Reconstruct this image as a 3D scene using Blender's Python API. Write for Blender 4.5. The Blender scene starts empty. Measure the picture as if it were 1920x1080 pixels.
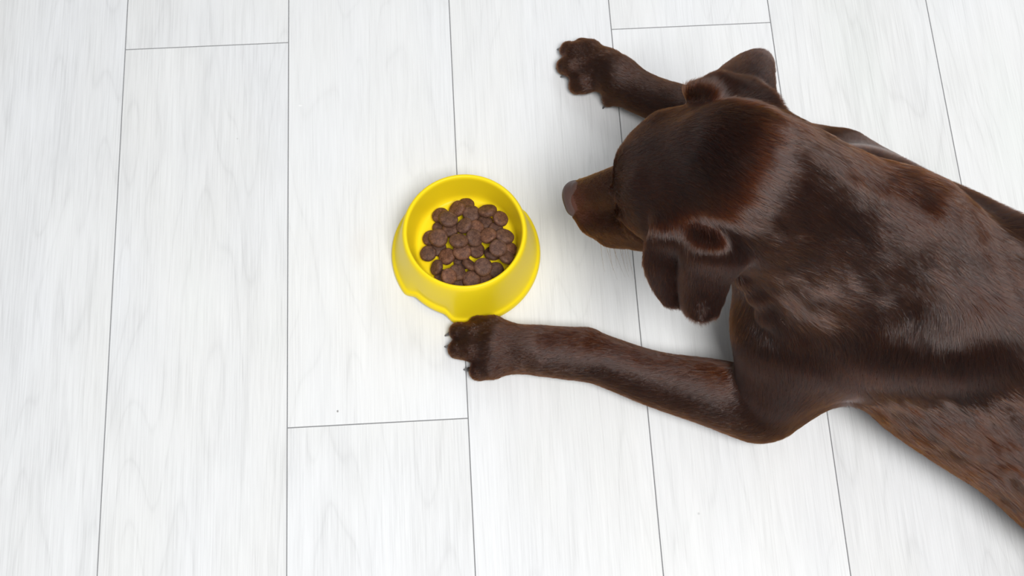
import bpy, math, random
import numpy as np
from mathutils import Matrix, Vector

# ------------------------------------------------------------------ camera, sky, lights, exposure
sc = bpy.context.scene
COL = sc.collection
TILT, ROLL, FPX, CAMH = 0.32336998, 0.03935877, 2200.0, 1.22


def rx(a):
    c, s = math.cos(a), math.sin(a)
    return np.array([[1, 0, 0], [0, c, -s], [0, s, c]])


def ry(a):
    c, s = math.cos(a), math.sin(a)
    return np.array([[c, 0, s], [0, 1, 0], [-s, 0, c]])


def rz(a):
    c, s = math.cos(a), math.sin(a)
    return np.array([[c, -s, 0], [s, c, 0], [0, 0, 1]])


RC = rx(TILT) @ rz(ROLL)


def P(px, py, z=0.0):
    """A point of the place: the one at height z on the line of sight of a pixel of the 1920x1080 frame."""
    r = RC @ np.array([px - 960, 540 - py, -FPX])
    t = (z - CAMH) / r[2]
    return np.array([0, 0, CAMH]) + r * t


cam_d = bpy.data.cameras.new('camera')
cam_d.sensor_width = 36
cam_d.lens = 36 * FPX / 1920
cam_d.clip_start = 0.02
cam_d.dof.use_dof = True
cam_d.dof.focus_distance = 0.98
cam_d.dof.aperture_fstop = 28
cam = bpy.data.objects.new('camera', cam_d)
COL.objects.link(cam)
m = np.eye(4)
m[:3, :3] = RC
m[2, 3] = CAMH
cam.matrix_world = Matrix(m.tolist())
sc.camera = cam
sc.view_settings.view_transform = 'Standard'
sc.view_settings.look = 'None'
sc.view_settings.gamma = 1
sc.view_settings.use_curve_mapping = False
sc.view_settings.exposure = 0.06

world = bpy.data.worlds.new('room_light')
sc.world = world
world.use_nodes = True
bg = world.node_tree.nodes['Background']
bg.inputs[0].default_value = (0.93, 0.96, 1.0, 1)
bg.inputs[1].default_value = 0.33


def area(name, loc, target, size, size_y, power, col=(1, 1, 1)):
    d = bpy.data.lights.new(name, 'AREA')
    d.shape = 'RECTANGLE'
    d.size, d.size_y, d.energy, d.color = size, size_y, power, col
    o = bpy.data.objects.new(name, d)
    COL.objects.link(o)
    o.location = loc
    o.rotation_euler = (Vector(target) - Vector(loc)).to_track_quat('-Z', 'Y').to_euler()
    return o


area('ceiling_light', (0.50, -0.50, 2.6), (0.20, 0.20, 0.0), 0.95, 0.95, 64, (1.0, 1.0, 0.995))
area('window_light', (0.9, 2.6, 2.3), (0.25, 0.3, 0.1), 1.3, 1.0, 13, (0.97, 0.985, 1.0))

sc.cycles.max_bounces = 8
sc.cycles.diffuse_bounces = 3
sc.cycles.glossy_bounces = 4
sc.cycles.transmission_bounces = 6
sc.cycles.transparent_max_bounces = 4
sc.cycles.use_denoising = True

PREVIEW = False


# ------------------------------------------------------------------ material helpers
def new_mat(name):
    mt = bpy.data.materials.new(name)
    mt.use_nodes = True
    nt = mt.node_tree
    return mt, nt, nt.nodes['Principled BSDF']


def N(nt, t, **kw):
    n = nt.nodes.new(t)
    for k, v in kw.items():
        if k.startswith('i_'):
            key = k[2:]
            n.inputs[int(key) if key.isdigit() else key].default_value = v
        else:
            setattr(n, k, v)
    return n


def ramp(nt, stops):
    r = nt.nodes.new('ShaderNodeValToRGB')
    e = r.color_ramp.elements
    while len(e) < len(stops):
        e.new(0.5)
    for k, (p, c) in enumerate(stops):
        e[k].position = p
        e[k].color = tuple(c) + (1,) if len(c) == 3 else c
    return r


def mesh_obj(name, verts, faces, mats, parent=None, smooth=True):
    me = bpy.data.meshes.new(name)
    me.from_pydata([tuple(map(float, v)) for v in verts], [], [tuple(map(int, f)) for f in faces])
    me.validate()
    for mt in (mats if isinstance(mats, (list, tuple)) else [mats]):
        me.materials.append(mt)
    if smooth:
        me.polygons.foreach_set('use_smooth', [True] * len(me.polygons))
    me.update()
    o = bpy.data.objects.new(name, me)
    COL.objects.link(o)
    if parent is not None:
        o.parent = parent
        o.matrix_parent_inverse = parent.matrix_world.inverted()
    return o


def tag(o, label=None, category=None, group=None, kind=None):
    for k, v in (('label', label), ('category', category), ('group', group), ('kind', kind)):
        if v:
            o[k] = v
    return o


# ------------------------------------------------------------------ floor of pale oak planks
AL, PW, X0 = 0.09439965, 0.19049421, -0.39700068
ca, sa = math.cos(AL), math.sin(AL)


def uv_of(p):
    return p[0] * ca + p[1] * sa, -p[0] * sa + p[1] * ca


def joint_v(pa, pb):
    return 0.5 * (uv_of(P(*pa))[1] + uv_of(P(*pb))[1])


PL = 1.3
joints = {0: joint_v((236, 92), (541, 81)), 1: joint_v((540, 802), (877.5, 784.5)), 3: joint_v((1145.5, 55), (1443, 42.5)),
          -1: -0.33, -2: 0.30, 2: -0.22, 4: -0.10, 5: -0.38, 6: 0.55}


def build_floor():
    mt, nt, b = new_mat('pale_oak_planks')
    L = nt.links
    uvn = N(nt, 'ShaderNodeUVMap', uv_map='grain')
    att = N(nt, 'ShaderNodeAttribute', attribute_name='plank')

    def scaled(sx, sy):
        mp = N(nt, 'ShaderNodeMapping')
        mp.inputs['Scale'].default_value = (sx, sy, 1)
        L.new(uvn.outputs[0], mp.inputs[0])
        return mp

    def noise(mp, scale, detail, rough=0.55, dist=0.0):
        n = N(nt, 'ShaderNodeTexNoise')
        n.inputs['Scale'].default_value = scale
        n.inputs['Detail'].default_value = detail
        n.inputs['Roughness'].default_value = rough
        n.inputs['Distortion'].default_value = dist
        L.new(mp.outputs[0], n.inputs['Vector'])
        return n
    fine = noise(scaled(1, 0.020), 620, 5, 0.66)
    mid = noise(scaled(1, 0.07), 60, 4, 0.6, 0.4)
    broad = noise(scaled(1, 0.30), 13, 4, 0.6, 0.5)
    # cathedral figure: contour lines of a stretched field
    fld = noise(scaled(1, 0.13), 9.5, 2, 0.45, 0.25)
    mul = N(nt, 'ShaderNodeMath', operation='MULTIPLY')
    mul.inputs[1].default_value = 17
    L.new(fld.outputs[0], mul.inputs[0])
    fr = N(nt, 'ShaderNodeMath', operation='PINGPONG')
    fr.inputs[1].default_value = 0.5
    L.new(mul.outputs[0], fr.inputs[0])
    cath = ramp(nt, [(0.0, (0.0,) * 3), (0.16, (0.75,) * 3), (0.5, (1.0,) * 3)])
    dbl = N(nt, 'ShaderNodeMath', operation='MULTIPLY')
    dbl.inputs[1].default_value = 2
    L.new(fr.outputs[0], dbl.inputs[0])
    L.new(dbl.outputs[0], cath.inputs[0])

    def comb(a, wa, b_, wb):
        x = N(nt, 'ShaderNodeMath', operation='MULTIPLY')
        x.inputs[1].default_value = wa
        L.new(a, x.inputs[0])
        y = N(nt, 'ShaderNodeMath', operation='MULTIPLY_ADD')
        y.inputs[1].default_value = wb
        L.new(b_, y.inputs[0])
        L.new(x.outputs[0], y.inputs[2])
        return y.outputs[0]
    v = comb(fine.outputs[0], 0.46, mid.outputs[0], 0.17)
    v = comb(v, 1.0, broad.outputs[0], 0.22)
    v = comb(v, 1.0, cath.outputs[0], 0.062)
    v = comb(v, 1.0, att.outputs['Fac'], 0.030)
    cr = ramp(nt, [(0.32, (0.670, 0.672, 0.674)), (0.46, (0.790, 0.794, 0.798)), (0.54, (0.836, 0.841, 0.846)), (0.68, (0.885, 0.890, 0.896))])
    L.new(v, cr.inputs[0])
    # faint beige knots and pores with their own shape
    geo = N(nt, 'ShaderNodeNewGeometry')
    last = cr.outputs[0]
    knots = [(P(672, 462), 0.016, 0.030, (0.70, 0.64, 0.60), 0.42), (P(633, 771), 0.0013, 0.0016, (0.16, 0.15, 0.15), 0.85), (P(563, 198), 0.0028, 0.0012, (0.95, 0.95, 0.95), 0.9),
             (P(1310, 963), 0.0016, 0.0016, (0.45, 0.45, 0.45), 0.5), (P(445, 260), 0.0012, 0.0012, (0.45, 0.45, 0.45), 0.5)]
    for (c, r1, r2, colr, amt) in knots:
        vm = N(nt, 'ShaderNodeVectorMath', operation='SUBTRACT')
        vm.inputs[1].default_value = (c[0], c[1], 0)
        L.new(geo.outputs['Position'], vm.inputs[0])
        vs = N(nt, 'ShaderNodeVectorMath', operation='MULTIPLY')
        vs.inputs[1].default_value = (1 / r1, 1 / r2, 0)
        L.new(vm.outputs[0], vs.inputs[0])
        ln = N(nt, 'ShaderNodeVectorMath', operation='LENGTH')
        L.new(vs.outputs[0], ln.inputs[0])
        sm = N(nt, 'ShaderNodeMapRange', interpolation_type='SMOOTHSTEP')
        for k, x in ((1, 0.2), (2, 1.2), (3, amt), (4, 0.0)):
            sm.inputs[k].default_value = x
        L.new(ln.outputs['Value'], sm.inputs[0])
        fac = sm.outputs[0]
        if r1 > 0.01:
            w = N(nt, 'ShaderNodeMath', operation='MULTIPLY')
            L.new(mid.outputs[0], w.inputs[0])
            L.new(sm.outputs[0], w.inputs[1])
            fac = w.outputs[0]
        mx = N(nt, 'ShaderNodeMix', data_type='RGBA')
        mx.inputs[7].default_value = tuple(colr) + (1,)
        L.new(fac, mx.inputs[0])
        L.new(last, mx.inputs[6])
        last = mx.outputs[2]
    # a little warm and green drift between boards
    drift = noise(scaled(1, 0.35), 6, 2)
    dr = ramp(nt, [(0.40, (1, 1, 1)), (0.60, (1.0, 0.994, 0.975)), (0.8, (0.985, 1.0, 0.965))])
    L.new(drift.outputs[0], dr.inputs[0])
    mm = N(nt, 'ShaderNodeMix', data_type='RGBA', blend_type='MULTIPLY')
    mm.inputs[0].default_value = 1
    L.new(last, mm.inputs[6])
    L.new(dr.outputs[0], mm.inputs[7])
    L.new(mm.outputs[2], b.inputs['Base Color'])
    b.inputs['Roughness'].default_value = 0.48
    b.inputs['Specular IOR Level'].default_value = 0.35
    bmp = N(nt, 'ShaderNodeBump')
    bmp.inputs['Strength'].default_value = 0.10
    bmp.inputs['Distance'].default_value = 0.0006
    L.new(v, bmp.inputs['Height'])
    L.new(bmp.outputs[0], b.inputs['Normal'])
    sm_, nt2, b2 = new_mat('plank_bevel')
    b2.inputs['Base Color'].default_value = (0.36, 0.36, 0.365, 1)
    b2.inputs['Roughness'].default_value = 0.7
    rnd = random.Random(4)
    V, Fc, MI, UV, AT = [], [], [], [], []
    g = 0.00060

    def xyz(u, v_, z):
        return (u * ca - v_ * sa, u * sa + v_ * ca, z)
    for k in range(-7, 13):
        jv = joints.get(k, rnd.uniform(-0.6, 0.6))
        j = -3
        while jv + j * PL < 3.2:
            v0, v1 = jv + j * PL, jv + (j + 1) * PL
            j += 1
            if v1 < -1.6:
                continue
            u0, u1 = X0 + k * PW, X0 + (k + 1) * PW
            ou, ov, at = rnd.uniform(0, 40), rnd.uniform(0, 40), rnd.uniform(-1, 1)
            n = len(V)
            out = [(u0, v0), (u1, v0), (u1, v1), (u0, v1)]
            inn = [(u0 + g, v0 + g), (u1 - g, v0 + g), (u1 - g, v1 - g), (u0 + g, v1 - g)]
            for (u, w) in inn:
                V.append(xyz(u, w, 0.0))
                AT.append(at)
            for (u, w) in out:
                V.append(xyz(u, w, -0.0009))
                AT.append(at)
            for (u, w) in out:
                V.append(xyz(u, w, -0.008))
                AT.append(at)
            uvl = [(u + ou, w + ov) for (u, w) in inn + out + out]
            fs = [((0, 1, 2, 3), 0)]
            for a in range(4):
                c = (a + 1) % 4
                fs.append(((4 + a, 4 + c, c, a), 1))
                fs.append(((8 + a, 8 + c, 4 + c, 4 + a), 1))
            fs.append(((11, 10, 9, 8), 1))
            for f, mi in fs:
                Fc.append([n + q for q in f])
                MI.append(mi)
                UV.extend(uvl[q] for q in f)
    o = mesh_obj('floor', V, Fc, [mt, sm_], smooth=False)
    me = o.data
    me.polygons.foreach_set('material_index', MI)
    l = me.uv_layers.new(name='grain')
    l.data.foreach_set('uv', [c for uv in UV for c in uv])
    a = me.attributes.new('plank', 'FLOAT', 'POINT')
    a.data.foreach_set('value', AT)
    tag(o, 'pale grey-white oak plank floor with thin grey joints', 'floor', kind='structure')


build_floor()

# ------------------------------------------------------------------ yellow bowl
BC = P(874.0, 474.5, 0.002)
BC[2] = 0
NOTCH = [math.radians(-119), math.radians(61)]


def bowl_profile():
    # (radius, height, how strongly the finger notch shapes it)
    raw = [
        (0.0800, 0.0000, 1.0), (0.0819, 0.0002, 1.0), (0.0823, 0.0014, 1.0), (0.0820, 0.0050, 1.0), (0.0812, 0.0074, 1.0), (0.0800, 0.0088, 1.0), (0.0785, 0.0096, 0.98),
        (0.0774, 0.0110, 0.92), (0.0759, 0.0155, 0.74), (0.0740, 0.0230, 0.44), (0.0718, 0.0330, 0.20), (0.0697, 0.0440, 0.05), (0.0677, 0.0550, 0), (0.0668, 0.0595, 0),
        (0.0661, 0.0622, 0), (0.0651, 0.0643, 0), (0.0638, 0.0656, 0), (0.0624, 0.0659, 0), (0.0611, 0.0652, 0), (0.0602, 0.0635, 0), (0.0598, 0.0610, 0),
        (0.0590, 0.0560, 0), (0.0580, 0.0500, 0), (0.0568, 0.0430, 0), (0.0558, 0.0375, 0), (0.0545, 0.0335, 0), (0.0522, 0.0312, 0), (0.0495, 0.0305, 0),
        (0.0400, 0.0303, 0), (0.0200, 0.0302, 0), (0.0010, 0.0302, 0), (0.0010, 0.0278, 0), (0.0400, 0.0278, 0), (0.0535, 0.0285, 0), (0.0572, 0.0330, 0), (0.0588, 0.0420, 0),
        (0.0618, 0.0625, 0), (0.0650, 0.0615, 0), (0.0680, 0.0440, 0.05), (0.0722, 0.0230, 0.44), (0.0757, 0.0110, 0.9), (0.0792, 0.0065, 1.0)]
    return [(r_, z_ if z_ < 0.031 else 0.031 + (z_ - 0.031) * 1.14, w_) for r_, z_, w_ in raw]


def build_bowl():
    mt, nt, b = new_mat('yellow_plastic')
    b.inputs['Base Color'].default_value = (1.0, 0.735, 0.014, 1)
    b.inputs['Roughness'].default_value = 0.36
    b.inputs['Specular IOR Level'].default_value = 0.16
    b.inputs['Subsurface Weight'].default_value = 0.10
    b.inputs['Subsurface Radius'].default_value = (0.010, 0.006, 0.001)
    b.inputs['Subsurface Scale'].default_value = 0.6
    pr = bowl_profile()
    n = 192
    V = []
    for (r, z, w) in pr:
        for i in range(n):
            a = 2 * math.pi * i / n
            s = 0
            for c in NOTCH:
                d = abs((a - c + math.pi) % (2 * math.pi) - math.pi)
                t = min(1, max(0, (math.radians(24) - d) / math.radians(11)))
                s = max(s, t * t * (3 - 2 * t))
            rr = r - 0.0062 * s * w
            V.append((rr * math.cos(a), rr * math.sin(a), z + 0.0065 * s * w))
    Fc = []
    m_ = len(pr)
    for k in range(m_):
        k2 = (k + 1) % m_
        for i in range(n):
            j = (i + 1) % n
            Fc.append((k * n + i, k * n + j, k2 * n + j, k2 * n + i))
    # close the tiny centre holes
    k = [q for q, p in enumerate(pr) if p[0] < 0.002]
    Fc.append([k[0] * n + i for i in range(n)])
    Fc.append([k[1] * n + i for i in reversed(range(n))])
    Fc = [f for f in Fc if not (len(f) == 4 and f[0] // n == k[0] and f[2] // n == k[1])]
    o = mesh_obj('pet_bowl', V, Fc, mt)
    o.location = BC
    sub = o.modifiers.new('smooth', 'SUBSURF')
    sub.levels = sub.render_levels = 1
    tag(o, 'round yellow plastic pet bowl of brown kibble on the pale floor', 'pet bowl')


build_bowl()

# ------------------------------------------------------------------ kibble
# x, y on an enlargement of the photograph, lean of the disc's face (x, y), size, label
KIB = [
    (235, 600, 0, 0, 1.0, 'dark brown kibble disc lying low in the gap beside the bowl-edge piece', 0),
    (262, 385, 0, .1, 1.0, 'kibble lying under the speckled pair at the upper-left of the pile', 0),
    (365, 400, 0, .1, 1.0, 'kibble mostly covered, just above the small crescent of bare yellow', 0),
    (440, 965, 0, -.1, .95, 'kibble mostly hidden behind the near rim, at the bottom middle', 0),
    (725, 930, 0, -.1, .95, 'kibble half hidden behind the near rim, beside the round bottom piece', 0),
    (280, 905, 0, 0, .95, 'kibble lying under the reddish piece at the lower-left rim', 0),
    (735, 325, 0, .1, 1.0, 'dark kibble under the leaning top-right oval piece', 0),
    (850, 410, 0, 0, .9, 'dark kibble sunk between the two right-hand upper pieces', 0),
    (490, 745, 0, 0, 1.0, 'kibble showing as a crescent below the rounded middle-left piece', 0),
    (645, 385, .35, 0, 1.0, 'kibble below the flat mauve-brown pair, upper middle of the pile', 0),
    (150, 490, -.3, 0, .95, 'kibble peeking out from under the big flat mauve disc at the left', 0),
    (262, 250, -.2, .2, 1.05, 'kibble under and left of the speckled tan top-left disc', 0),
    (1015, 610, .6, 0.1, .85, 'small kibble at the right edge pressed against the bowl wall', 0),
    (850, 835, .1, -.1, 1.0, 'flat greyish kibble beside the near-right rim', 0),
    (535, 140, 0, .25, 1.0, 'topmost mauve kibble at the far edge of the pile', 0),
    (900, 285, .45, .1, 1.0, 'dark kibble at the top right corner of the pile', 0),
    (130, 655, -.1, 0, 1.0, 'leftmost kibble, round with one pale crumb on it', 0),
    (440, 860, .45, 0, 1.05, 'tall oval kibble leaning near the bottom centre-left', 1),
    (645, 620, .35, 0, 1.0, 'dark kibble right of the rounded speckled middle piece', 1),
    (590, 925, 0, -.1, 1.1, 'large round kibble at the bottom centre against the near rim', 1),
    (570, 775, .5, .65, 1.0, 'narrow reddish kibble standing on edge low in the middle', 1),
    (985, 700, .45, .35, 1.0, 'kibble leaning on the right inner wall of the bowl', 1),
    (820, 655, .1, .42, 1.05, 'oval kibble overlapping the flat grey disc at lower right', 2),
    (875, 600, .2, .1, 1.1, 'flat greyish disc beside the tiny gap of bare yellow', 1),
    (330, 685, -.4, 0, 1.05, 'tall oval kibble in the lower left of the pile', 1),
    (220, 805, -.72, 0, .95, 'narrow kibble tipped on its side at the lower left edge', 1),
    (350, 900, .35, -.1, .98, 'reddish kibble overlapping at the lower left near the rim', 1),
    (590, 230, .1, .1, 1.1, 'smooth flat mauve-brown kibble at the upper middle', 1),
    (440, 180, -.55, .1, 1.1, 'oval kibble leaning left of the topmost mauve piece', 1),
    (345, 290, .15, .30, 1.15, 'speckled tan-brown kibble on top at the upper left', 1),
    (240, 490, 0, 0, 1.15, 'big flat mauve-brown disc on the left of the pile', 1),
    (515, 360, -.5, .2, 1.05, 'kibble leaning in the centre, just below the mauve-brown pair', 1),
    (620, 490, .5, 0, 1.1, 'narrow upright kibble in the centre of the pile', 1),
    (770, 465, -.3, .2, 1.05, 'dark rounded kibble above the tiny gap of bare yellow', 1),
    (490, 635, 0, -.15, 1.1, 'rounded speckled kibble in the lower middle, over a crescent', 2),
    (455, 520, .1, .50, 1.15, 'tilted kibble with an orange-red edge beside the yellow crescent', 2),
    (762, 200, -.15, .60, 1.15, 'oval kibble leaning at the top right, catching light on its rim', 1),
    (945, 475, .25, .42, 1.15, 'oval kibble tilted at the right side of the pile', 1),
    (715, 800, 0, -.1, 1.12, 'round grainy kibble lying on top at the lower middle right', 2),
]


def build_kibble():
    mt, nt, b = new_mat('kibble_crust')
    L = nt.links
    oi = N(nt, 'ShaderNodeObjectInfo')
    tc = N(nt, 'ShaderNodeTexCoord')
    n1 = N(nt, 'ShaderNodeTexNoise')
    n1.inputs['Scale'].default_value = 900
    n1.inputs['Detail'].default_value = 4
    L.new(tc.outputs['Object'], n1.inputs['Vector'])
    n2 = N(nt, 'ShaderNodeTexNoise')
    n2.inputs['Scale'].default_value = 260
    L.new(tc.outputs['Object'], n2.inputs['Vector'])
    r1 = ramp(nt, [(0.33, (0.058, 0.027, 0.018)), (0.52, (0.125, 0.062, 0.040)), (0.70, (0.215, 0.115, 0.068)), (0.8, (0.36, 0.24, 0.14))])
    mx = N(nt, 'ShaderNodeMath', operation='MULTIPLY_ADD')
    mx.inputs[1].default_value = 0.45
    L.new(n1.outputs[0], mx.inputs[0])
    h = N(nt, 'ShaderNodeMath', operation='MULTIPLY')
    h.inputs[1].default_value = 0.55
    L.new(n2.outputs[0], h.inputs[0])
    L.new(h.outputs[0], mx.inputs[2])
    L.new(mx.outputs[0], r1.inputs[0])
    r2 = ramp(nt, [(0, (1.0, 0.95, 1.0)), (0.5, (0.85, 0.8, 0.8)), (1, (1.25, 1.05, 0.9))])
    L.new(oi.outputs['Random'], r2.inputs[0])
    mm = N(nt, 'ShaderNodeMix', data_type='RGBA', blend_type='MULTIPLY')
    mm.inputs[0].default_value = 1
    L.new(r1.outputs[0], mm.inputs[6])
    L.new(r2.outputs[0], mm.inputs[7])
    L.new(mm.outputs[2], b.inputs['Base Color'])
    b.inputs['Roughness'].default_value = 0.62
    b.inputs['Specular IOR Level'].default_value = 0.35
    bp = N(nt, 'ShaderNodeBump')
    bp.inputs['Strength'].default_value = 0.5
    bp.inputs['Distance'].default_value = 0.0006
    L.new(n1.outputs[0], bp.inputs['Height'])
    L.new(bp.outputs[0], b.inputs['Normal'])
    R0, T0 = 0.0086, 0.0034
    rnd = np.random.RandomState(3)

    def disc(seed):
        r_ = np.random.RandomState(seed)
        nu, nv = 28, 14
        V = [(0, 0, T0)]
        ph = r_.uniform(0, 6.28, 6)
        am = r_.uniform(.3, 1, 6)
        for j in range(1, nv):
            th = math.pi * j / nv
            for i in range(nu):
                a = 2 * math.pi * i / nu
                w = 1 + 0.022 * am[0] * math.sin(2 * a + ph[0]) + 0.02 * am[1] * math.sin(3 * a + ph[1]) + 0.012 * math.sin(7 * a + ph[2])
                s, c = math.sin(th), math.cos(th)
                rr = R0 * (abs(s) ** 0.55) * w
                zz = T0 * math.copysign(abs(c) ** 0.8, c) * (1 + 0.05 * math.sin(4 * a + ph[3]))
                V.append((rr * math.cos(a), rr * math.sin(a), zz))
        V.append((0, 0, -T0))
        Fc = [(0, 1 + i, 1 + (i + 1) % nu) for i in range(nu)]
        for j in range(nv - 2):
            for i in range(nu):
                a, b_ = 1 + j * nu + i, 1 + j * nu + (i + 1) % nu
                Fc.append((a, a + nu, b_ + nu, b_))
        last = len(V) - 1
        for i in range(nu):
            Fc.append((last, last - nu + (i + 1) % nu, last - nu + i))
        return V, Fc
    protos = []
    for s in range(6):
        V, Fc = disc(s)
        me = bpy.data.meshes.new('kibble')
        me.from_pydata(V, [], Fc)
        me.polygons.foreach_set('use_smooth', [True] * len(me.polygons))
        me.materials.append(mt)
        protos.append(me)
    # settle each piece on what lies below it
    cell = 0.0006
    ext = 0.062
    ng = int(2 * ext / cell)
    gx = (np.arange(ng) + 0.5) * cell - ext
    GX, GY = np.meshgrid(gx, gx, indexing='ij')
    GR = np.hypot(GX, GY)
    prof = [(0.0, 0.0303), (0.0400, 0.0304), (0.0495, 0.0306), (0.0522, 0.0313), (0.0545, 0.0336), (0.0558, 0.0385), (0.0568, 0.0450), (0.0580, 0.0530), (0.0590, 0.0600), (0.07, 0.10)]
    Hm = np.interp(GR, [p[0] for p in prof], [p[1] for p in prof])
    for idx, (zx, zy, lx, ly, s, label, lay) in enumerate(KIB):
        px, py = 780 + zx / 5.685, 360 + zy / 5.685
        nrm = np.array([lx, ly, 0.0])
        nrm[2] = math.sqrt(max(0.05, 1 - lx * lx - ly * ly))
        q = Vector((0, 0, 1)).rotation_difference(Vector(nrm)).to_matrix()
        sp = rnd.uniform(0, 6.28)
        M = np.array(q) @ rz(sp)
        sz = s * 1.05
        # surface samples
        V = np.array([tuple(v.co) for v in protos[idx % 6].vertices]) * sz
        W = V @ M.T
        z = 0.04
        for it in range(4):
            c = P(px, py, z)
            loc = c - BC
            rr = math.hypot(loc[0], loc[1])
            lim = 0.0545 - 0.0086 * sz * 0.55
            if rr > lim:
                loc[0] *= lim / rr
                loc[1] *= lim / rr
            low = W[W[:, 2] < 0.002]
            sub = low * np.array([0.80, 0.80, 1]) + [loc[0], loc[1], 0]
            ii = np.clip(((sub[:, 0] + ext) / cell).astype(int), 0, ng - 1)
            jj = np.clip(((sub[:, 1] + ext) / cell).astype(int), 0, ng - 1)
            z = float(np.max(Hm[ii, jj] - sub[:, 2])) + 0.0001
        top = W + [loc[0], loc[1], z]
        # raise the height field under this piece
        dx, dy = GX - loc[0], GY - loc[1]
        nx, ny, nz = M[:, 2]
        # local disc coords by vertical ray through the tilted mid-plane
        zc = -(nx * dx + ny * dy) / nz
        rad = np.sqrt(dx * dx + dy * dy + zc * zc)
        R_ = 0.0086 * sz
        t = np.clip(1 - (rad / R_) ** 2.6, 0, 1)
        inside = rad < R_ * 0.98
        hh = z + zc + (0.0034 * sz) * t ** 0.5 / nz * 0.92
        Hm[inside] = np.maximum(Hm[inside], hh[inside])
        o = bpy.data.objects.new('kibble', protos[idx % 6])
        COL.objects.link(o)
        Mm = np.eye(4)
        Mm[:3, :3] = M * sz
        Mm[:3, 3] = [BC[0] + loc[0], BC[1] + loc[1], z]
        o.matrix_world = Matrix(Mm.tolist())
        tag(o, label, 'kibble', 'kibble in the yellow bowl')


build_kibble()

# ------------------------------------------------------------------ the dog: one implicit surface
HS = 0.94
HPOS = np.array([0.152, 0.428, 0.271])
HR = rz(math.radians(167.7)) @ ry(math.radians(34.9)) @ rx(math.radians(8.0))


def Hd(x, y, z):
    """a point of the head: centimetres forward, to the dog's left, up, from the middle of the skull"""
    return HR @ (np.array([x, y, z]) * 0.01 * HS) + HPOS


def hv(x, y, z):
    v = HR @ np.array([x, y, z], float)
    return v / np.linalg.norm(v)


PR = []      # primitives: dict(kind, ..., k, flow, length)


def cone(a, b, ra, rb, k=0.015, flow=None, ln=8, op='add', stiff=1.0):
    a, b = np.array(a, float), np.array(b, float)
    PR.append(dict(t='c', a=a, b=b, ra=ra, rb=rb, k=k, flow=flow if flow is not None else (b - a), ln=ln, op=op, stiff=stiff))


def ell(c, r, R=None, k=0.02, flow=(1, -0.7, 0), ln=10, op='add', stiff=1.0):
    PR.append(dict(t='e', a=np.array(c, float), r=np.array(r, float), R=np.eye(3) if R is None else np.array(R), k=k, flow=flow, ln=ln, op=op, stiff=stiff))


def bez(rows, n=56):
    """smooth surface through a grid of control points"""
    A = np.array(rows, float)

    def interp(A, n):
        m_ = len(A)
        t = np.linspace(0, m_ - 1, n)
        out = []
        for x in t:
            i = min(int(x), m_ - 2)
            f = x - i
            p0, p1, p2, p3 = A[max(i - 1, 0)], A[i], A[i + 1], A[min(i + 2, m_ - 1)]
            out.append(0.5 * ((2 * p1) + (-p0 + p2) * f + (2 * p0 - 5 * p1 + 4 * p2 - p3) * f * f + (-p0 + 3 * p1 - 3 * p2 + p3) * f ** 3))
        return np.array(out)
    B = interp(A, n)
    return np.swapaxes(interp(np.swapaxes(B, 0, 1), n), 0, 1)


def chain(pts, k=0.010, ln=7, n=5, twist=0.0):
    A = np.array([list(p) + [q] for p, q in pts], float)
    m_ = len(A)
    out = []
    for x in np.linspace(0, m_ - 1, (m_ - 1) * n + 1):
        i = min(int(x), m_ - 2)
        f = x - i
        p0, p1, p2, p3 = A[max(i - 1, 0)], A[i], A[i + 1], A[min(i + 2, m_ - 1)]
        out.append(0.5 * ((2 * p1) + (-p0 + p2) * f + (2 * p0 - 5 * p1 + 4 * p2 - p3) * f * f + (-p0 + 3 * p1 - 3 * p2 + p3) * f ** 3))
    for a, b in zip(out[:-1], out[1:]):
        fl = (b - a)[:3]
        fl = fl / np.linalg.norm(fl)
        cone(a[:3], b[:3], a[3], b[3], k, fl + np.array([0.0, twist, -0.10]), ln)


def sheet(rows, th=0.0024, k=0.008, ln=7, op='add', flow=None, stiff=1.0):
    PR.append(dict(t='s', S=bez(rows), th=th, k=k, ln=ln, op=op, flow=flow, stiff=stiff))


def dist(p, X):
    if p['t'] == 'c':
        ab = p['b'] - p['a']
        L2 = max(ab @ ab, 1e-12)
        t = np.clip(((X - p['a']) @ ab) / L2, 0, 1)
        d = np.linalg.norm(X - p['a'] - t[..., None] * ab, axis=-1)
        return d - (p['ra'] + (p['rb'] - p['ra']) * t)
    if p['t'] == 'e':
        q = (X - p['a']) @ p['R']
        k0 = np.linalg.norm(q / p['r'], axis=-1)
        k1 = np.linalg.norm(q / p['r'] ** 2, axis=-1)
        return k0 * (k0 - 1) / np.maximum(k1, 1e-6)
    S = p['S'].reshape(-1, 3)
    sh = X.shape[:-1]
    Q = X.reshape(-1, 3).astype(np.float32)
    S32 = S.astype(np.float32)
    out = np.empty(len(Q), np.float32)
    s2 = (S32 ** 2).sum(1)
    for i in range(0, len(Q), 20000):
        q = Q[i:i + 20000]
        d2 = (q ** 2).sum(1)[:, None] - 2 * q @ S32.T + s2
        out[i:i + 20000] = np.sqrt(np.maximum(d2.min(1), 0))
    return (out - p['th']).reshape(sh)


def bounds(p):
    if p['t'] == 'c':
        r = max(p['ra'], p['rb'])
        return np.minimum(p['a'], p['b']) - r, np.maximum(p['a'], p['b']) + r
    if p['t'] == 'e':
        e = np.abs(p['R']) @ p['r']
        return p['a'] - e, p['a'] + e
    S = p['S'].reshape(-1, 3)
    return S.min(0) - p['th'], S.max(0) + p['th']


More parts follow.
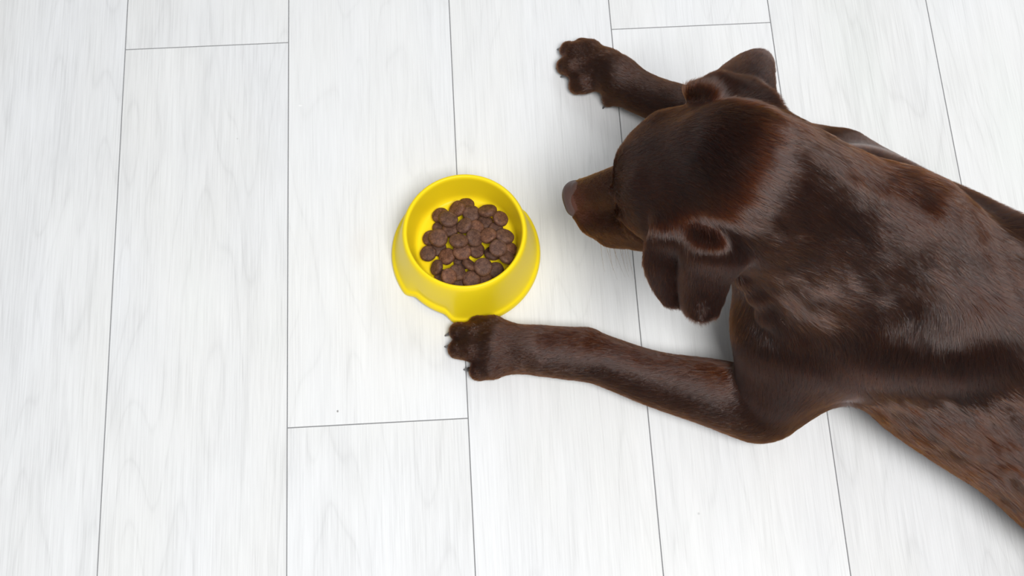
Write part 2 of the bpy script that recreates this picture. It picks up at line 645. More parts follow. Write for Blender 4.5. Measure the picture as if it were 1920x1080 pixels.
def field(prims, lo, hi, vx):
    n = np.ceil((np.array(hi) - lo) / vx).astype(int)
    G = np.full(n, 0.03, np.float32)
    for p in prims:
        a, b = bounds(p)
        pad = p['k'] * 1.1 + 3 * vx
        i0 = np.clip(np.floor((a - pad - lo) / vx).astype(int), 0, n)
        i1 = np.clip(np.ceil((b + pad - lo) / vx).astype(int), 0, n)
        if (i1 <= i0).any():
            continue
        ax = [lo[d] + np.arange(i0[d], i1[d]) * vx for d in range(3)]
        for xs in range(0, len(ax[0]), 24):
            X = np.stack(np.meshgrid(ax[0][xs:xs + 24], ax[1], ax[2], indexing='ij'), -1)
            d = dist(p, X).astype(np.float32)
            s = (slice(i0[0] + xs, i0[0] + xs + X.shape[0]), slice(i0[1], i1[1]), slice(i0[2], i1[2]))
            g = G[s]
            k = p['k']
            if p['op'] == 'add':
                h = np.maximum(k - np.abs(g - d), 0) / k
                G[s] = np.minimum(g, d) - h * h * k * 0.25
            else:
                h = np.maximum(k - np.abs(g + d), 0) / k
                G[s] = np.maximum(g, -d) + h * h * k * 0.25
    return G


def polygonise(G, lo, vx):
    import openvdb as vdb
    g = vdb.FloatGrid(0.03)
    g.copyFromArray(G)
    g.transform = vdb.createLinearTransform(voxelSize=vx)
    pts, quads = g.convertToQuads(isovalue=0.0) if hasattr(g, 'convertToQuads') else g.convertToPolygons(isovalue=0.0, adaptivity=0.0)[::2]
    pts = np.array(pts) + np.array(lo)
    quads = np.array(quads)
    # keep the largest connected piece
    nv = len(pts)
    lab = np.arange(nv)
    e = np.concatenate([quads[:, [0, 1]], quads[:, [1, 2]], quads[:, [2, 3]]])
    while True:
        la, lb = lab[e[:, 0]], lab[e[:, 1]]
        mn = np.minimum(la, lb)
        if (la == lb).all():
            break
        np.minimum.at(lab, la, mn)
        np.minimum.at(lab, lb, mn)
        lab = lab[lab]
    u, c = np.unique(lab, return_counts=True)
    keep = lab == u[np.argmax(c)]
    idx = -np.ones(nv, int)
    idx[keep] = np.arange(keep.sum())
    quads = idx[quads[keep[quads[:, 0]]]]
    return pts[keep], quads



AX = np.array([0.79, -0.613, 0.0])      # along the back, towards the tail
NX = np.array([0.613, 0.79, 0.0])       # to the dog's right
UP = np.array([0, 0, 1.0])
RB = np.stack([AX, NX, UP], 1)
B0 = np.array([0.387, 0.366, 0.0])      # under the ribcage


def Bd(l, s, z):
    return B0 + AX * l + NX * s + UP * z


def dog_prims():
    BACK = AX + UP * -0.05
    # --- trunk
    ell(Bd(0.02, 0, 0.120), (0.175, 0.098, 0.122), RB, 0.02, BACK, 17)
    ell(Bd(0.17, 0.005, 0.112), (0.17, 0.088, 0.108), RB, 0.06, BACK, 15)
    ell(Bd(0.33, 0, 0.108), (0.16, 0.082, 0.102), RB, 0.06, BACK, 14)
    ell(Bd(0.42, 0, 0.115), (0.11, 0.084, 0.095), RB, 0.05, BACK, 14)
    cone(Bd(-0.02, 0, 0.228), Bd(0.36, 0, 0.205), 0.020, 0.016, 0.05, BACK, 17)         # spine
    # brisket and fore chest
    ell(Bd(-0.105, 0.0, 0.105), (0.075, 0.080, 0.085), RB, 0.04, (0.2, -0.2, -1), 13)
    ell(Bd(-0.02, 0.0, 0.045), (0.13, 0.060, 0.045), RB, 0.04, (0.6, -0.5, -0.2), 12)
    # shoulders: blade and shoulder joint on both sides
    for s, sh in ((-1, P(1478, 610, 0.135)), (1, np.array([0.348, 0.474, 0.120]))):
        top = Bd(0.035, 0.045 * s, 0.222)
        cone(top, sh, 0.040, 0.043, 0.045, (AX * 0.5 - UP * 0.8 + NX * 0.3 * s), 13)
    cone(Bd(0.02, 0.0, 0.232), Bd(0.10, 0, 0.225), 0.030, 0.024, 0.04, BACK, 17)
    # --- neck
    nb = Hd(-6.0, 0.6, -0.8)
    cone(nb, (0.293, 0.389, 0.215), 0.055, 0.065, 0.035, (0.9, -0.25, -0.3), 13)
    cone((0.293, 0.389, 0.215), Bd(-0.01, 0, 0.150), 0.065, 0.084, 0.04, BACK, 15)
    cone(Hd(-3.5, 0, -4.0), Bd(-0.12, -0.01, 0.125), 0.050, 0.062, 0.04, (0.5, -0.1, -0.9), 12)   # throat
    cone(Hd(-5.5, 0, 2.0), Bd(-0.045, -0.006, 0.258), 0.038, 0.033, 0.05, BACK, 15)
    cone(Bd(-0.045, -0.006, 0.258), Bd(0.12, 0, 0.232), 0.033, 0.022, 0.05, BACK, 16)     # crest of the neck
    # loose skin folds under the near ear
    sk = [P(1392, 520, 0.235), P(1418, 548, 0.215), P(1440, 585, 0.190), P(1500, 622, 0.180), P(1600, 640, 0.185)]
    for a, b, r in zip(sk[:-1], sk[1:], (0.006, 0.007, 0.008, 0.007)):
        cone(a, b, r, r, 0.010, (0.5, -0.5, -0.6), 10)
    # --- near (left) foreleg
    el = P(1428, 764, 0.040)
    sh = P(1478, 612, 0.130)
    cone(sh, el, 0.046, 0.030, 0.03, (el - sh) * 1.0 + np.array([0.05, 0, 0]), 9)
    cone(P(1560, 650, 0.125), P(1436, 758, 0.052), 0.046, 0.024, 0.03, (-0.4, -0.6, -0.6), 10)       # triceps
    cone(P(1585, 700, 0.075), P(1470, 762, 0.045), 0.022, 0.018, 0.025, (-0.5, -0.5, -0.3), 10)
    cone(P(1430, 785, 0.030), P(1448, 800, 0.022), 0.017, 0.008, 0.012, (0.3, -0.7, -0.1), 12)       # point of the elbow
    fa = [(P(1420, 760, 0.044), 0.034), (P(1330, 735, 0.042), 0.0295), (P(1225, 710, 0.036), 0.0240), (P(1120, 672, 0.030), 0.0215), (P(1075, 664, 0.028), 0.0205), (P(1000, 656, 0.026), 0.0205)]
    chain(fa, twist=-0.45)
    cone(P(1100, 643, 0.030), P(1065, 648, 0.028), 0.010, 0.010, 0.015, (-1, 0, 0), 6)
    # --- far (right) foreleg
    elr = P(1560, 305, 0.046)
    cone(np.array([0.348, 0.476, 0.120]), elr, 0.046, 0.032, 0.03, (0.1, 0, -1), 9)
    cone(np.array([0.395, 0.462, 0.120]), elr + [0.015, -0.005, 0.01], 0.044, 0.028, 0.03, (-0.3, 0, -1), 9)
    fr = [(elr, 0.032), (P(1330, 225, 0.042), 0.0255), (P(1245, 192, 0.036), 0.0195), (P(1190, 168, 0.030), 0.0185), (P(1150, 140, 0.028), 0.0215)]
    chain(fr, twist=-0.3)
    # --- paws: palm, four toes, dewclaw lump
    cone(P(935, 648, 0.022), P(1060, 663, 0.026), 0.0222, 0.0190, 0.014, (-1, 0.1, 0), 6)
    paw(P(985, 656, 0.023), [P(925, 615, 0.019), P(893, 628, 0.019), P(890, 656, 0.019), P(925, 687, 0.019)],
        [P(896, 610, 0.0125), P(860, 622, 0.0125), P(858, 655, 0.0125), P(898, 696, 0.0125)])
    paw(P(1135, 128, 0.024), [P(1108, 96, 0.019), P(1083, 101, 0.019), P(1077, 126, 0.019), P(1098, 153, 0.019)],
        [P(1092, 88, 0.0125), P(1066, 94, 0.0125), P(1060, 124, 0.0125), P(1083, 160, 0.0125)], 1.0)
    cone(P(1160, 180, 0.020), P(1142, 190, 0.012), 0.009, 0.006, 0.008, None, 5)
    # --- hind quarters, outside the photograph
    for s in (-1, 1):
        hip = Bd(0.40, 0.055 * s, 0.14)
        kn = Bd(0.34, 0.105 * s, 0.075)
        hk = Bd(0.50, 0.115 * s, 0.032)
        toe = Bd(0.36, 0.125 * s, 0.020)
        cone(hip, kn, 0.070, 0.045, 0.04, None, 11)
        cone(kn, hk, 0.038, 0.022, 0.03, None, 8)
        cone(hk, toe, 0.021, 0.019, 0.015, None, 7)
        for q in (-1.5, -0.5, 0.5, 1.5):
            cone(toe, toe - AX * 0.04 + NX * 0.011 * q - UP * 0.008, 0.012, 0.010, 0.006, None, 5)
    tl = [Bd(0.50, 0, 0.13), Bd(0.58, 0.02, 0.06), Bd(0.68, 0.06, 0.028), Bd(0.80, 0.14, 0.018), Bd(0.86, 0.22, 0.012)]
    for a, b, r in zip(tl[:-1], tl[1:], (0.030, 0.024, 0.018, 0.012)):
        cone(a, b, r, r * 0.78, 0.02, None, 16)

    # --- head
    u = 0.01 * HS
    RH = HR
    bk = hv(-1, 0, 0)
    ell(Hd(-0.6, 0, 0.4), (7.2 * u, 5.5 * u, 5.2 * u), RH, 0.02, bk, 8)
    ell(Hd(-4.6, 0, 1.6), (3.6 * u, 3.8 * u, 3.6 * u), RH, 0.03, bk, 9)
    cone(Hd(4.0, 0, 2.2), Hd(-2, 0, 3.4), 2.2 * u, 2.0 * u, 0.02, bk, 7)
    for s in (-1, 1):
        cone(Hd(4.5, 2.3 * s, 2.5), Hd(2.6, 3.0 * s, 3.0), 1.25 * u, 1.5 * u, 0.010, hv(-1, 0.25 * s, 0.1), 6)     # brow
        ell(Hd(0.5, 4.0 * s, -2.4), (4.8 * u, 2.1 * u, 3.8 * u), RH, 0.02, hv(-0.9, 0.1 * s, -0.4), 8)              # cheek
        cone(Hd(6.2, 3.4 * s, -0.6), Hd(1.5, 5.0 * s, -0.4), 1.0 * u, 1.1 * u, 0.014, hv(-1, 0.2 * s, -0.1), 6)    # cheekbone
        cone(Hd(6.0, 2.3 * s, -3.4), Hd(12.2, 1.3 * s + 0.3, -4.3), 2.2 * u, 1.75 * u, 0.014, hv(-1, 0.2 * s, -0.3), 4)    # flews
        cone(Hd(4.5, 3.0 * s, -5.4), Hd(11.0, 1.9 * s + 0.25, -6.0), 1.8 * u, 1.45 * u, 0.010, hv(-1, 0.1 * s, -0.3), 4)   # lip edge
    cone(Hd(4.6, 0, -1.2), Hd(12.4, 0.35, -2.6), 2.35 * u, 1.5 * u, 0.010, bk, 4)
    cone(Hd(6.0, 0, 0.4), Hd(13.1, 0.4, -1.6), 1.55 * u, 1.35 * u, 0.009, bk, 3)
    cone(Hd(1.0, 0, -6.2), Hd(11.4, 0, -6.4), 2.6 * u, 1.4 * u, 0.014, hv(-1, 0, -0.4), 5)                           # lower jaw
    ell(Hd(13.3, 0.4, -2.6), (1.2 * u, 1.8 * u, 1.6 * u), RH, 0.012, bk, 2.5)
    for s in (-1, 1):
        ell(Hd(0.2, 3.3 * s, 1.2), (4.4 * u, 2.7 * u, 3.2 * u), RH, 0.02, hv(-1, 0.15 * s, 0), 8)
    for s in (-1, 1):
        ell(Hd(9.8, 0.2 + 2.5 * s, -1.9), (2.6 * u, 0.6 * u, 0.75 * u), RH, 0.009, bk, 3, op='sub')
    # eye sockets and the mouth line
    for s in (-1, 1):
        ell(Hd(6.4, 2.9 * s, 1.0), (1.5 * u, 1.25 * u, 0.95 * u), RH, 0.007, bk, 2, op='sub')
        cone(Hd(6.6, 1.4 * s, 1.0), Hd(7.6, 2.4 * s, -1.2), 0.35 * u, 0.5 * u, 0.012, bk, 3, op='sub')
        for a_, b_ in ((Hd(12.6, 2.5 * s, -5.4), Hd(9.4, 3.5 * s, -6.3)), (Hd(9.4, 3.5 * s, -6.3), Hd(5.0, 4.9 * s, -6.4))):
            cone(a_, b_, 0.20 * u, 0.22 * u, 0.003, bk, 3, op='sub')
        cone(Hd(6.2, 3.9 * s, -1.0), Hd(4.2, 5.3 * s, -4.8), 0.40 * u, 0.50 * u, 0.007, bk, 3, op='sub')
        cone(Hd(6.5, 2.9 * s, 0.1), Hd(5.2, 4.0 * s, 0.2), 0.45 * u, 0.45 * u, 0.006, bk, 3)       # lower lid
        cone(Hd(6.4, 2.6 * s, 1.9), Hd(5.0, 3.7 * s, 2.0), 0.50 * u, 0.50 * u, 0.006, bk, 3)       # upper lid
    # near ear: hangs from its root in two lobes with a fold between them
    sheet([[P(1240, 408, .292), P(1262, 400, .296), P(1290, 396, .299), P(1320, 396, .302), P(1352, 404, .303), P(1390, 436, .296)],
           [P(1222, 440, .286), P(1250, 432, .296), P(1280, 434, .298), P(1310, 440, .311), P(1352, 450, .312), P(1396, 478, .292)],
           [P(1214, 468, .272), P(1246, 462, .280), P(1276, 466, .276), P(1300, 472, .303), P(1346, 482, .305), P(1388, 500, .280)],
           [P(1213, 500, .256), P(1245, 500, .262), P(1274, 505, .254), P(1290, 508, .278), P(1330, 512, .284), P(1366, 526, .262)],
           [P(1228, 538, .236), P(1250, 542, .238), P(1276, 544, .230), P(1287, 550, .252), P(1318, 554, .262), P(1352, 562, .244)],
           [P(1247, 566, .224), P(1260, 571, .222), P(1280, 571, .216), P(1294, 588, .240), P(1316, 598, .248), P(1340, 588, .236)]], 0.0036, 0.006, 7, flow=(0.05, -0.6, -0.8))
    cone(P(1240, 410, .294), P(1262, 402, .298), 0.006, 0.007, 0.010, (0.2, -0.6, -0.3), 8)
    ell(P(1322, 432, .288), (0.040, 0.021, 0.019), None, 0.012, (0.3, -0.75, -0.3), 8)
    cone(P(1290, 408, .292), P(1380, 440, .288), 0.011, 0.010, 0.02, (0.3, -0.7, -0.2), 8)
    # far ear: root ridge, tip flipped outwards
    sheet([[P(1298, 172, .305), P(1345, 178, .322), P(1400, 200, .328), P(1448, 240, .312)],
           [P(1312, 172, .288), P(1356, 158, .306), P(1410, 165, .320), P(1456, 210, .300)],
           [P(1348, 140, .275), P(1380, 125, .288), P(1420, 135, .300), P(1448, 165, .292)],
           [P(1376, 118, .258), P(1400, 108, .266), P(1425, 110, .276), P(1446, 125, .270)],
           [P(1402, 104, .248), P(1418, 100, .250), P(1434, 102, .254), P(1443, 112, .252)]], 0.0036, 0.012, 7, flow=(0.5, 0.75, -0.3))
    cone(P(1300, 172, .303), P(1348, 168, .312), 0.006, 0.010, 0.012, (0.6, 0.5, 0), 8)
    cone(P(1348, 168, .312), P(1430, 200, .318), 0.011, 0.014, 0.015, (0.7, 0.5, 0), 9)


def paw(c, mids, tips, s=1.0):
    for md in mids:
        cone(c, md, 0.0172 * s, 0.0122 * s, 0.010, None, 5)
    for md, tp in zip(mids, tips):
        cone(md, tp, 0.0119 * s, 0.0098 * s, 0.0038, None, 4)


def skin_mat():
    mt, nt, b = new_mat('dog_skin')
    b.inputs['Base Color'].default_value = (0.16, 0.07, 0.05, 1) if PREVIEW else (0.060, 0.020, 0.011, 1)
    if not PREVIEW:
        # bare reddish skin around the nose leather
        geo = N(nt, 'ShaderNodeNewGeometry')
        vm = N(nt, 'ShaderNodeVectorMath', operation='DISTANCE')
        vm.inputs[1].default_value = tuple(Hd(13.7, 0.5, -2.0))
        nt.links.new(geo.outputs['Position'], vm.inputs[0])
        mr = N(nt, 'ShaderNodeMapRange')
        for k_, x_ in ((1, 0.020), (2, 0.034), (3, 1.0), (4, 0.0)):
            mr.inputs[k_].default_value = x_
        nt.links.new(vm.outputs['Value'], mr.inputs[0])
        mx = N(nt, 'ShaderNodeMix', data_type='RGBA')
        mx.inputs[6].default_value = (0.034, 0.012, 0.007, 1)
        mx.inputs[7].default_value = (0.090, 0.034, 0.022, 1)
        nt.links.new(mr.outputs[0], mx.inputs[0])
        nt.links.new(mx.outputs[2], b.inputs['Base Color'])
    b.inputs['Roughness'].default_value = 0.65
    b.inputs['Specular IOR Level'].default_value = 0.2
    return mt


def fur_mat(name='brown_fur', melanin=0.80, red=0.88):
    mt = bpy.data.materials.new(name)
    mt.use_nodes = True
    nt = mt.node_tree
    nt.nodes.clear()
    h = nt.nodes.new('ShaderNodeBsdfHairPrincipled')
    h.parametrization = 'MELANIN'
    h.inputs['Melanin'].default_value = melanin
    h.inputs['Melanin Redness'].default_value = red
    h.inputs['Roughness'].default_value = 0.14
    h.inputs['Radial Roughness'].default_value = 0.35
    h.inputs['Random Color'].default_value = 0.25
    h.inputs['Random Roughness'].default_value = 0.15
    h.inputs['Coat'].default_value = 0.3
    h.inputs['IOR'].default_value = 1.62
    if name == 'brown_fur':
        at_ = nt.nodes.new('ShaderNodeAttribute')
        at_.attribute_name = 'tone'
        nt.links.new(at_.outputs['Fac'], h.inputs['Melanin'])
    o = nt.nodes.new('ShaderNodeOutputMaterial')
    nt.links.new(h.outputs[0], o.inputs[0])
    return mt


def vnoise(X, wl, seed):
    r_ = np.random.RandomState(seed)
    out = np.zeros(len(X))
    for i in range(9):
        d = r_.normal(size=3)
        d /= np.linalg.norm(d)
        f = 2 * math.pi / (wl * r_.uniform(0.7, 1.5))
        out += np.sin(X @ d * f + r_.uniform(0, 6.28))
    return out / 3.0


def strands(name, pts, rad, mat, parent, kind=None):
    """one hair object: pts (n, k, 3), rad (n, k)"""
    n, k = pts.shape[:2]
    c = bpy.data.hair_curves.new(name)
    c.add_curves([k] * n)
    c.attributes['position'].data.foreach_set('vector', np.ascontiguousarray(pts, np.float32).ravel())
    ra = c.attributes.get('radius') or c.attributes.new('radius', 'FLOAT', 'POINT')
    ra.data.foreach_set('value', np.ascontiguousarray(rad, np.float32).ravel())
    c.materials.append(mat)
    o = bpy.data.objects.new(name, c)
    COL.objects.link(o)
    o.parent = parent
    if kind:
        o['kind'] = kind
    return o


def vertex_flow(V, Nn):
    F = np.zeros_like(V)
    W = np.zeros(len(V))
    Ln = np.zeros(len(V))
    for p in PR:
        if p['op'] != 'add':
            continue
        a, b = bounds(p)
        mk = np.all((V > a - 0.02) & (V < b + 0.02), axis=1)
        if not mk.any():
            continue
        X = V[mk]
        d = dist(p, X)
        w = np.exp(-np.clip(d, -0.003, 0.06) / 0.0045)
        f = np.array(p['flow'], float) if p['flow'] is not None else np.array([0, 0, -1.0])
        f = f / np.linalg.norm(f)
        F[mk] += w[:, None] * f
        W[mk] += w
        Ln[mk] += w * p['ln']
    Ln = Ln / np.maximum(W, 1e-9)
    F = F - Nn * (F * Nn).sum(1)[:, None]
    return F / np.maximum(np.linalg.norm(F, axis=1), 1e-9)[:, None], Ln


def grow_fur(dog, V, Q, Nn, bald):
    rnd = np.random.RandomState(11)
    F, Ln = vertex_flow(V, Nn)
    e = np.concatenate([Q[:, [0, 1]], Q[:, [1, 2]], Q[:, [2, 3]], Q[:, [3, 0]]])
    for it in range(30):
        S = F.copy()
        L2 = Ln.copy()
        cnt = np.ones(len(V))
        for a, b in ((0, 1), (1, 0)):
            for d in range(3):
                S[:, d] += np.bincount(e[:, a], weights=F[e[:, b], d], minlength=len(V))
            L2 += np.bincount(e[:, a], weights=Ln[e[:, b]], minlength=len(V))
            cnt += np.bincount(e[:, a], minlength=len(V))
        S -= Nn * (S * Nn).sum(1)[:, None]
        F = S / np.maximum(np.linalg.norm(S, axis=1), 1e-9)[:, None]
        Ln = L2 / cnt
    T = np.concatenate([Q[:, [0, 1, 2]], Q[:, [0, 2, 3]]])
    A = 0.5 * np.linalg.norm(np.cross(V[T[:, 1]] - V[T[:, 0]], V[T[:, 2]] - V[T[:, 0]]), axis=1)
    cen = V[T].mean(1)
    dens = np.where(cen[:, 0] > 0.60, 0.25, 1.0) * np.where(Nn[T[:, 0], 2] < -0.5, 0.3, 1.0)
    lt = Ln[T[:, 0]]
    dens = dens * np.clip(11.0 / lt, 0.8, 2.4)
    w = A * dens
    nh = FUR_N
    ti = rnd.choice(len(T), nh, p=w / w.sum())
    r1, r2 = rnd.rand(nh), rnd.rand(nh)
    s1 = np.sqrt(r1)
    bc = np.stack([1 - s1, s1 * (1 - r2), s1 * r2], 1)

    def at(Aa):
        return (Aa[T[ti]] * (bc[..., None] if Aa.ndim == 2 else bc)).sum(1)
    R0, n_, f_, L = at(V), at(Nn), at(F), at(Ln)
    ok = R0[:, 2] > 0.0025
    for c, rr in bald:
        ok &= np.linalg.norm(R0 - c, axis=1) > rr
    R0, n_, f_, L = R0[ok], n_[ok], f_[ok], L[ok]
    nh = len(R0)
    n_ /= np.linalg.norm(n_, axis=1)[:, None]
    f_ -= n_ * (f_ * n_).sum(1)[:, None]
    f_ /= np.maximum(np.linalg.norm(f_, axis=1), 1e-9)[:, None]
    long_ = np.clip((L - 7) / 9.0, 0, 1)
    short = np.clip((8.2 - L) / 3.0, 0, 1)
    ang = vnoise(R0, 0.075, 1) * 0.08 * long_ + vnoise(R0, 0.022, 2) * 0.08 * (0.15 + long_) + rnd.normal(0, 1, nh) * (0.055 + 0.035 * long_ + 0.20 * short) + vnoise(R0, 0.016, 8) * 0.10 * short
    b_ = np.cross(n_, f_)
    f_ = f_ * np.cos(ang)[:, None] + b_ * np.sin(ang)[:, None]
    side = np.cross(n_, f_)
    lift = np.radians(13 + 6 * long_ + 1.2 * vnoise(R0, 0.03, 3) * long_ + 3.0 * short + 11.0 * np.clip((6.2 - L) / 1.5, 0, 1) + rnd.normal(0, 1, nh) * (2.5 + 6.0 * short) + vnoise(R0, 0.012, 9) * 1.5 * short)
    L = L * 0.001 * (1 + 0.18 * rnd.normal(size=nh)).clip(0.5, 1.5)
    K = 5
    t = np.linspace(0, 1, K)[None, :, None]
    ca_, sa_ = np.cos(lift)[:, None, None], np.sin(lift)[:, None, None]
    bend = (vnoise(R0, 0.03, 5) * 0.07 * long_ + rnd.normal(0, 0.05, nh))[:, None, None]
    pts = (R0 - n_ * 0.0001)[:, None, :] + L[:, None, None] * (f_[:, None, :] * t * ca_ + n_[:, None, :] * (sa_ * (t - 0.45 * t * t)) + side[:, None, :] * bend * t * t)
    # locks: tips drawn together
    cell = 0.0055
    q = np.floor((R0 + 0.0016 * np.stack([vnoise(R0, 0.012, 20 + d) for d in range(3)], 1)) / cell).astype(np.int64)
    key = (q[:, 0] * 4001 + q[:, 1]) * 4001 + q[:, 2]
    _, inv = np.unique(key, return_inverse=True)
    inv = inv.ravel()
    cnt = np.bincount(inv)
    mean = np.stack([np.bincount(inv, weights=pts[:, -1, d]) / cnt for d in range(3)], 1)[inv]
    pull = (0.36 * long_ + 0.08)[:, None] * rnd.uniform(0.5, 1.0, nh)[:, None]
    for k in range(1, K):
        tt = (k / (K - 1)) ** 1.6
        off = (mean - pts[:, -1]) if k < K - 1 else (mean - pts[:, -1])
        if k == K - 1:
            last_off = off
        pts[:, k] += off * pull * tt if k < K - 1 else last_off * pull
    pts[..., 2] = np.maximum(pts[..., 2], 0.0004)
    rad = (FUR_R * (1.0 - 0.8 * np.linspace(0, 1, K) ** 1.5))[None, :] * (0.75 + 0.5 * rnd.rand(nh))[:, None] * (0.8 + 0.35 * long_)[:, None]
    # the short coat of the muzzle is naturally redder and paler than the rest
    dm = (R0 - Hd(11.0, 0, -2.5)) @ HR / (np.array([6.0, 4.2, 5.0]) * 0.01 * HS)
    mz = np.clip(1.35 - np.linalg.norm(dm, axis=1), 0, 1)
    tone = 0.785 - 0.17 * mz + 0.02 * vnoise(R0, 0.05, 31)
    tone = tone - 0.07 * np.clip((6.5 - L * 1000) / 2, 0, 1)
    o = strands('fur', pts, rad, fur_mat(), dog)
    a = o.data.attributes.new('tone', 'FLOAT', 'CURVE')
    a.data.foreach_set('value', tone.astype(np.float32))


FUR_N = 1250000
FUR_R = 0.000082


def tube(pts, rads, n=10):
    pts = [np.array(p, float) for p in pts]
    V, Fc = [], []
    for i, (p, r_) in enumerate(zip(pts, rads)):
        d = pts[min(i + 1, len(pts) - 1)] - pts[max(i - 1, 0)]
        d /= np.linalg.norm(d)
        u = np.cross(d, [0.1, 0.3, 1.0])
        u /= np.linalg.norm(u)
        w = np.cross(d, u)
        for k in range(n):
            a = 2 * math.pi * k / n
            V.append(p + r_ * (u * math.cos(a) + w * math.sin(a)))
        if i:
            for k in range(n):
                Fc.append(((i - 1) * n + k, (i - 1) * n + (k + 1) % n, i * n + (k + 1) % n, i * n + k))
    Fc.append(tuple(reversed(range(n))))
    Fc.append(tuple((len(pts) - 1) * n + k for k in range(n)))
    return V, Fc


def uvsphere(c, r_, nu=32, nv=20):
    V = [(c[0], c[1], c[2] + r_)]
    for j in range(1, nv):
        for i in range(nu):
            a, th = 2 * math.pi * i / nu, math.pi * j / nv
            V.append((c[0] + r_ * math.sin(th) * math.cos(a), c[1] + r_ * math.sin(th) * math.sin(a), c[2] + r_ * math.cos(th)))
    V.append((c[0], c[1], c[2] - r_))
    F_ = [(0, 1 + i, 1 + (i + 1) % nu) for i in range(nu)]
    for j in range(nv - 2):
        for i in range(nu):
            a, b = 1 + j * nu + i, 1 + j * nu + (i + 1) % nu
            F_.append((a, a + nu, b + nu, b))
    l = len(V) - 1
    F_ += [(l, l - nu + (i + 1) % nu, l - nu + i) for i in range(nu)]
    return V, F_


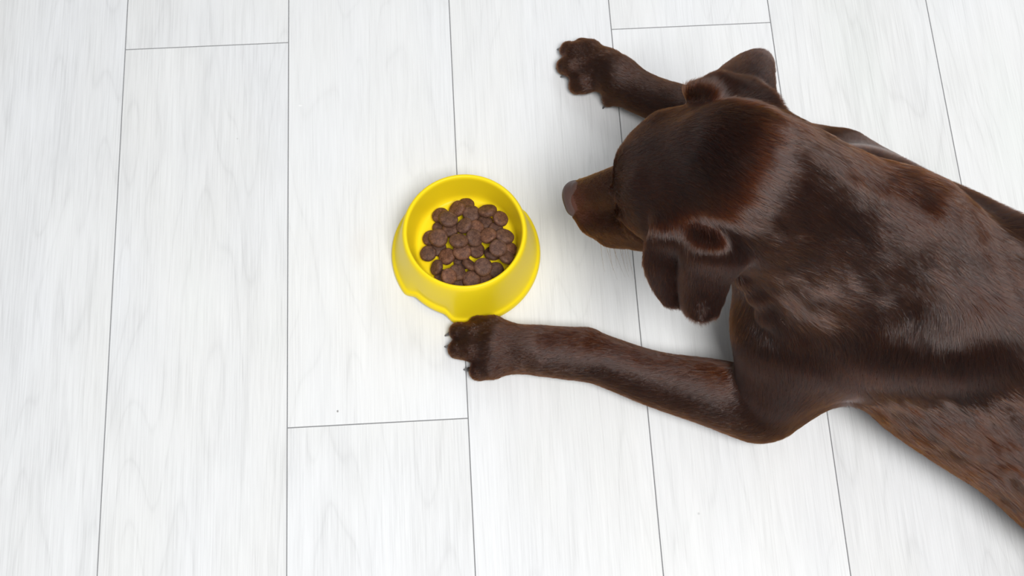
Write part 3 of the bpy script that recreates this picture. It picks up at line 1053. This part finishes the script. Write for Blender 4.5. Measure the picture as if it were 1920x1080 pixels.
def build_dog():
    vx = 0.0026
    dog_prims()
    lo, hi = np.array([-0.10, -0.14, -0.012]), np.array([1.16, 0.74, 0.40])
    G = field(PR, lo, hi, vx)
    zz = lo[2] + np.arange(G.shape[2]) * vx
    fl = (0.0010 - zz)[None, None, :]
    k = 0.004
    h = np.maximum(k - np.abs(G - fl), 0) / k
    G = np.maximum(G, fl) + h * h * k * 0.25
    V, Q = polygonise(G.astype(np.float32), lo, vx)
    # outward winding
    tc = np.cross(V[Q[:, 2]] - V[Q[:, 0]], V[Q[:, 3]] - V[Q[:, 1]])
    if (V[Q].mean(1) * tc).sum() < 0:
        Q = Q[:, ::-1].copy()
        tc = -tc
    e = np.concatenate([Q[:, [0, 1]], Q[:, [1, 2]], Q[:, [2, 3]], Q[:, [3, 0]]])
    cnt = np.maximum(np.bincount(e[:, 0], minlength=len(V)) + np.bincount(e[:, 1], minlength=len(V)), 1)
    for it in range(3):
        S = np.stack([np.bincount(e[:, 0], weights=V[e[:, 1], d], minlength=len(V)) + np.bincount(e[:, 1], weights=V[e[:, 0], d], minlength=len(V)) for d in range(3)], 1) / cnt[:, None]
        V = V + 0.5 * (S - V)
    V[:, 2] = np.maximum(V[:, 2], 0.0006)
    fn = np.cross(V[Q[:, 2]] - V[Q[:, 0]], V[Q[:, 3]] - V[Q[:, 1]])
    Nn = np.stack([sum(np.bincount(Q[:, c], weights=fn[:, d], minlength=len(V)) for c in range(4)) for d in range(3)], 1)
    Nn /= np.maximum(np.linalg.norm(Nn, axis=1), 1e-12)[:, None]
    o = mesh_obj('dog', V, Q, skin_mat())
    tag(o, 'chocolate brown short-haired dog lying down with forelegs stretched towards a yellow bowl', 'dog')
    u = 0.01 * HS
    # eyes
    em, nt, b = new_mat('dog_eye')
    b.inputs['Base Color'].default_value = (0.055, 0.022, 0.008, 1)
    b.inputs['Roughness'].default_value = 0.08
    for s in (-1, 1):
        c = Hd(5.35, 2.75 * s, 0.95)
        ev, ef = uvsphere(c, 1.08 * u)
        mesh_obj('eye', ev, ef, em, o)['label'] = 'glossy dark brown eye'
    # nose leather
    nm, nt, b = new_mat('nose_leather')
    b.inputs['Roughness'].default_value = 0.5
    L = nt.links
    nz = N(nt, 'ShaderNodeTexVoronoi')
    nz.inputs['Scale'].default_value = 700
    bp = N(nt, 'ShaderNodeBump')
    bp.inputs['Strength'].default_value = 0.35
    bp.inputs['Distance'].default_value = 0.0004
    tcn = N(nt, 'ShaderNodeTexCoord')
    L.new(tcn.outputs['Object'], nz.inputs['Vector'])
    L.new(nz.outputs['Distance'], bp.inputs['Height'])
    L.new(bp.outputs[0], b.inputs['Normal'])
    b.inputs['Base Color'].default_value = (0.072, 0.036, 0.027, 1)
    keep = list(PR)
    PR.clear()
    ell(Hd(13.6, 0.5, -2.1), (1.05 * u, 1.95 * u, 1.5 * u), HR, 0.006)
    cone(Hd(13.4, 0.45, -1.2), Hd(12.7, 0.4, -0.8), 1.15 * u, 0.9 * u, 0.008)
    for s in (-1, 1):
        ell(Hd(13.5, 0.5 + 1.0 * s, -2.4), (0.8 * u, 0.75 * u, 0.9 * u), HR, 0.004)
        cone(Hd(14.5, 0.5 + 0.72 * s, -2.3), Hd(13.6, 0.5 + 1.5 * s, -2.7), 0.28 * u, 0.16 * u, 0.003, op='sub')
    cone(Hd(14.6, 0.5, -1.8), Hd(14.4, 0.5, -3.5), 0.07 * u, 0.07 * u, 0.002, op='sub')
    c = Hd(13.9, 0, -2)
    G = field(PR, c - 0.028, c + 0.028, 0.0008)
    nv, nq = polygonise(G, c - 0.028, 0.0008)
    tq = np.cross(nv[nq[:, 2]] - nv[nq[:, 0]], nv[nq[:, 3]] - nv[nq[:, 1]])
    if ((nv[nq].mean(1) - c) * tq).sum() < 0:
        nq = nq[:, ::-1]
    mesh_obj('nose', nv, nq, nm, o)['label'] = 'bare liver-brown nose'
    PR.clear()
    PR.extend(keep)
    # claws
    cm, nt, b = new_mat('dark_claw')
    b.inputs['Base Color'].default_value = (0.028, 0.020, 0.018, 1)
    b.inputs['Roughness'].default_value = 0.3
    claws = [(P(890, 610, 0.013), P(872, 611, 0.004), 1), (P(852, 624, 0.012), P(838, 628, 0.004), 1), (P(850, 652, 0.012), P(837, 650, 0.004), 1), (P(886, 695, 0.012), P(873, 693, 0.004), 1),
             (P(1085, 90, 0.012), P(1074, 84, 0.004), 1), (P(1060, 94, 0.012), P(1048, 92, 0.004), 1), (P(1058, 126, 0.012), P(1046, 127, 0.004), 1), (P(1068, 142, 0.012), P(1055, 143, 0.005), 1),
             (P(1142, 191, 0.012), P(1133, 200, 0.005), 0.9)]
    for a, b_, s in claws:
        mid = (a + b_) / 2 + np.array([0, 0, 0.0025])
        V_, F_ = tube([a, mid, b_ + (b_ - mid) * 0.5], [0.0034 * s, 0.0028 * s, 0.0008], 10)
        mesh_obj('claw', V_, F_, cm, o)
    if PREVIEW:
        return o
    bald = [(Hd(13.7, 0.5, -1.9), 0.0174)] + [(Hd(6.1, 3.0 * s, 0.95), 0.0062) for s in (-1, 1)]
    grow_fur(o, V, Q, Nn, bald)
    # whiskers
    rnd = np.random.RandomState(5)
    wl = []
    for s in (-1, 1):
        for i in range(9):
            a = Hd(8.5 + 3.5 * rnd.rand(), (2.6 + 0.5 * rnd.rand()) * s, -4.2 - 1.6 * rnd.rand())
            d = hv(-0.15 + 0.5 * rnd.rand(), 0.8 * s, -0.75 - 0.4 * rnd.rand())
            l = 0.03 + 0.02 * rnd.rand()
            dr = np.array([0.25, 0, -0.35])
            wl.append([a + d * l * t + dr * l * t * t * 0.6 for t in np.linspace(0, 1, 6)])
    wl = np.array(wl)
    strands('whisker_hair', wl, np.tile(np.linspace(0.00016, 0.00004, 6), (len(wl), 1)), fur_mat('whisker', 0.6, 0.3), o, kind='stuff')
    return o


dog = build_dog()
